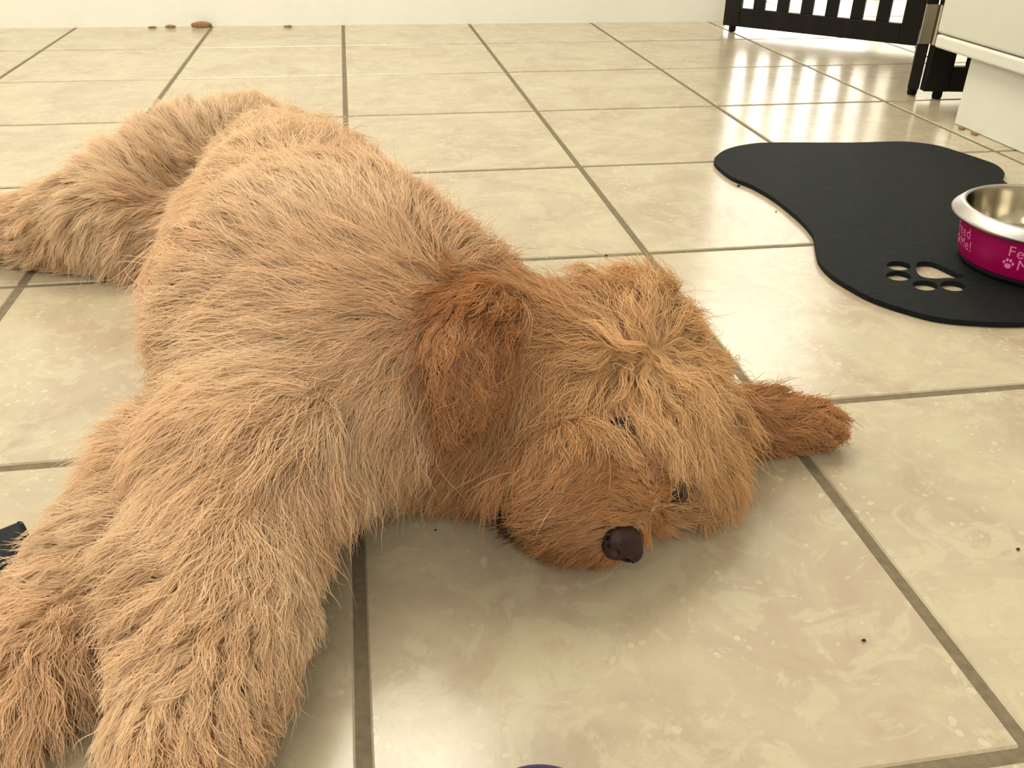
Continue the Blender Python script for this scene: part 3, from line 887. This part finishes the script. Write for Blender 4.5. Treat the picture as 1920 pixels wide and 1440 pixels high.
def fur_material():
    m = bpy.data.materials.new('apricot_coat'); m.use_nodes = True; t = m.node_tree
    for n in list(t.nodes): t.nodes.remove(n)
    out = t.nodes.new('ShaderNodeOutputMaterial'); at_ = t.nodes.new('ShaderNodeAttribute'); at_.attribute_name = 'coat'
    hi = t.nodes.new('ShaderNodeHairInfo')
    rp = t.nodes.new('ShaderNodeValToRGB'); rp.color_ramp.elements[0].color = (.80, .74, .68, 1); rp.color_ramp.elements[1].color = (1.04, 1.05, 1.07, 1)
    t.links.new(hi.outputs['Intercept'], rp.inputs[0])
    mx = t.nodes.new('ShaderNodeMix'); mx.data_type = 'RGBA'; mx.blend_type = 'MULTIPLY'; mx.inputs[0].default_value = 1
    t.links.new(at_.outputs['Color'], mx.inputs[6]); t.links.new(rp.outputs[0], mx.inputs[7])
    col = mx.outputs[2]
    df = t.nodes.new('ShaderNodeBsdfDiffuse'); tr = t.nodes.new('ShaderNodeBsdfTranslucent'); t.links.new(col, df.inputs[0]); t.links.new(col, tr.inputs[0])
    m1 = t.nodes.new('ShaderNodeMixShader'); m1.inputs[0].default_value = .36; t.links.new(df.outputs[0], m1.inputs[1]); t.links.new(tr.outputs[0], m1.inputs[2])
    gl = t.nodes.new('ShaderNodeBsdfHair'); gl.component = 'Reflection'; gl.inputs['Color'].default_value = (1, .9, .75, 1); gl.inputs['RoughnessU'].default_value = .25; gl.inputs['RoughnessV'].default_value = .6
    m2 = t.nodes.new('ShaderNodeMixShader'); m2.inputs[0].default_value = .07; t.links.new(m1.outputs[0], m2.inputs[1]); t.links.new(gl.outputs[0], m2.inputs[2])
    t.links.new(m2.outputs[0], out.inputs[0])
    return m
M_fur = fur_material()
def hair_object(name, Pt, col, rad, parent, label=None):
    n, k = Pt.shape[:2]
    cu = bpy.data.hair_curves.new(name); cu.add_curves([k]*n)
    cu.attributes['position'].data.foreach_set('vector', (Pt+np.array(OFF)).astype(np.float32).ravel())
    ra = cu.attributes.get('radius') or cu.attributes.new('radius', 'FLOAT', 'POINT')
    ra.data.foreach_set('value', np.broadcast_to(rad, (n, k)).astype(np.float32).ravel())
    ca = cu.attributes.new('coat', 'FLOAT_COLOR', 'CURVE')
    ca.data.foreach_set('color', np.c_[col, np.ones(n)].astype(np.float32).ravel())
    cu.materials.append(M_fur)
    o = bpy.data.objects.new(name, cu); C.objects.link(o); o.parent = parent
    o['kind'] = 'stuff'
    if label: o['label'] = label
    return o
NG, NS = 6500, 200000
X1_, P1_, C1_, R1_ = strands(NG, NS, .80, .00023, 5)
X2_, P2_, C2_, R2_ = strands(20000, 48000, .45, .00020, 6)      # looser, finer top hairs
XX = np.concatenate([X1_, X2_]); PP = np.concatenate([P1_, P2_]); CC = np.concatenate([C1_, C2_]); RR = np.concatenate([R1_, R2_])
# share the coat out between the parts of the dog by the limb each hair grows on
own = owner(XX)
for g_, (nm, lab) in enumerate([('body_fur', 'long apricot coat of back and belly'), ('leg_fur', 'pale fluffy hair of the hind leg'), ('leg_fur', 'wavy apricot hair of the near front leg'), ('leg_fur', 'wavy apricot hair of the other front leg'),
                                ('head_fur', 'golden brown shaggy hair of head and muzzle'), ('ear_fur', 'rust red curly hair of the folded ear'), ('ear_fur', 'rust red curly hair of the ear spread on the floor')]):
    m = own == g_
    if m.any(): hair_object(nm, PP[m], CC[m], RR[m], dog, lab)

# ------------------------------------------------------------------ nose, eyes, whiskers
M_nose = noisy_material('nose_leather', (0.020, 0.008, 0.008), (0.034, 0.013, 0.013), 900, 0.5, 0.5, 0.0006)
M_eye = mat('dark_eye', (0.012, 0.006, 0.004), 0.08)
M_lid = noisy_material('eyelid_skin', (0.06, 0.022, 0.014), (0.09, 0.035, 0.02), 400, 0.6, 0.3, 0.0004)
M_nose.node_tree.nodes['Principled BSDF'].inputs['Specular IOR Level'].default_value = 0.28
fw = MD.copy()
# the head is rolled: its left-right axis runs from the upper eye to the lower one
lr = (eye_c[1]-eye_c[0]); lr -= fw*(lr@fw); lr /= np.linalg.norm(lr); upn = np.cross(lr, fw)
if upn[2] < 0: upn = -upn
def nose_sdf(X):
    p = X-NOSE; x, y, z = p@lr, p@upn, p@fw
    r = np.sqrt((x/.0125)**2+((y)/.0098)**2+(z/.0105)**2); d = (r-1)*.0100
    r2 = np.sqrt((x/.0080)**2+((y+.0065)/.0075)**2+((z-.001)/.009)**2); d = smin(d, (r2-1)*.0075, .003)
    for sgn in (-1, 1):                                  # wings and nostrils
        w = np.sqrt(((x-sgn*.0085)/.0058)**2+((y+.0005)/.0072)**2+((z-.0035)/.0065)**2); d = smin(d, (w-1)*.0058, .002)
        for k in range(4):
            c = (x-sgn*(.0058+.0019*k))**2+(y+.0032-.0005*k)**2*1.2+(z-.0098+.0022*k)**2
            d = -smin(-d, np.sqrt(c)-(.0037-.0003*k), .001)
    g = np.sqrt(x**2+(z-.0115)**2*.5)-.0009+np.maximum(y-.001, 0)*.6     # groove down the middle
    return -smin(-d, g, .0008)
nf = Field(NOSE-.021, NOSE+.021, .0008, nose_sdf)
nme, _, _ = field_mesh('nose', nf)
for v in nme.vertices: v.co += OFF
tag(link('nose', nme, M_nose, dog, True), 'dark brown leathery nose')
for c in eye_c:
    n = body.grad(c[None])[0]
    cc = c-n*.0035
    bm = bmesh.new(); bmesh.ops.create_uvsphere(bm, u_segments=32, v_segments=20, radius=.0085)
    z = Vector(n); rot = z.to_track_quat('Z', 'Y').to_matrix().to_4x4()
    for v in bm.verts:
        if v.co.z > .0072: v.co.z = .0072+(v.co.z-.0072)*1.6
    bmesh.ops.transform(bm, matrix=Matrix.Translation(Vector(cc)+OFF) @ rot, verts=bm.verts[:])
    e = tag(from_bm('eye', bm, M_eye, dog, True), 'dark eye under the fringe')
    # lids: a drooping ring of skin round the eye
    bm = bmesh.new(); R_ = []
    for i in range(28):
        a = 2*math.pi*i/28; ring = []
        for j in range(10):
            b = 2*math.pi*j/10; rr = .0078+.0019*math.cos(b); zz = .0045+.0019*math.sin(b)
            x_, y_ = rr*math.cos(a)*1.12, rr*math.sin(a)*.72
            ring.append(bm.verts.new((x_, y_, zz)))
        R_.append(ring)
    for i in range(28):
        for j in range(10): bm.faces.new((R_[i][j], R_[(i+1) % 28][j], R_[(i+1) % 28][(j+1) % 10], R_[i][(j+1) % 10]))
    xa = Vector(lr-n*(lr@n)).normalized(); ya_ = z.cross(xa)
    rot2 = Matrix((xa, ya_, z)).transposed().to_4x4()
    bmesh.ops.transform(bm, matrix=Matrix.Translation(Vector(cc)+OFF) @ rot2, verts=bm.verts[:])
    from_bm('eyelid', bm, M_lid, e, True)
wk = []
for px, py, ex, ey, sag in [(1010, 885, 872, 925, -30), (1020, 905, 905, 902, -8), (1040, 930, 955, 950, 14), (1050, 945, 1005, 1005, -14), (1000, 870, 900, 875, -14), (1235, 975, 1285, 985, -6), (1230, 960, 1290, 955, -6)]:
    a = first_hit(px, py); hgt = max(.012, a[2]*.8); b = at(ex, ey, hgt)
    mid = (a+b)/2+np.array([0, 0, .012]); mid = mid*.6+at((px+ex)/2, (py+ey)/2+sag, mid[2])*.4
    t = np.linspace(0, 1, K)[:, None]; wk.append(a*(1-t)**2+2*mid*t*(1-t)+b*t*t)
wk = np.array(wk)
hair_object('whiskers', wk, np.tile([[.75, .5, .28]], (len(wk), 1)), np.array([.00028]*7+[.0002, .00015, .0001])[None], dog, 'long pale whiskers')

lipr = np.random.default_rng(3); lp = []
for i in range(130):
    u = lipr.random(); px, py = 968+38*u+lipr.normal()*5, 948+46*u+lipr.normal()*6
    a = first_hit(px, py); b = at(908+50*u+lipr.normal()*9, 965+38*u+lipr.normal()*11, .016+.012*lipr.random())
    mid = a*.45+b*.55+np.array([0, -.006, .002+.004*lipr.normal()])+np.array([.004*lipr.normal(), 0, 0])
    t = np.linspace(0, 1, K)[:, None]; lp.append(a*(1-t)**2+2*mid*t*(1-t)+b*t*t)
lp = np.array(lp); lp[..., 2] = np.maximum(lp[..., 2], .0015)
hair_object('lip_hair', lp, np.tile([[.035, .016, .011]], (len(lp), 1)), np.array([.0003]*7+[.00024, .00018, .0001])[None], dog, 'dark wet hair at the corner of the lips')
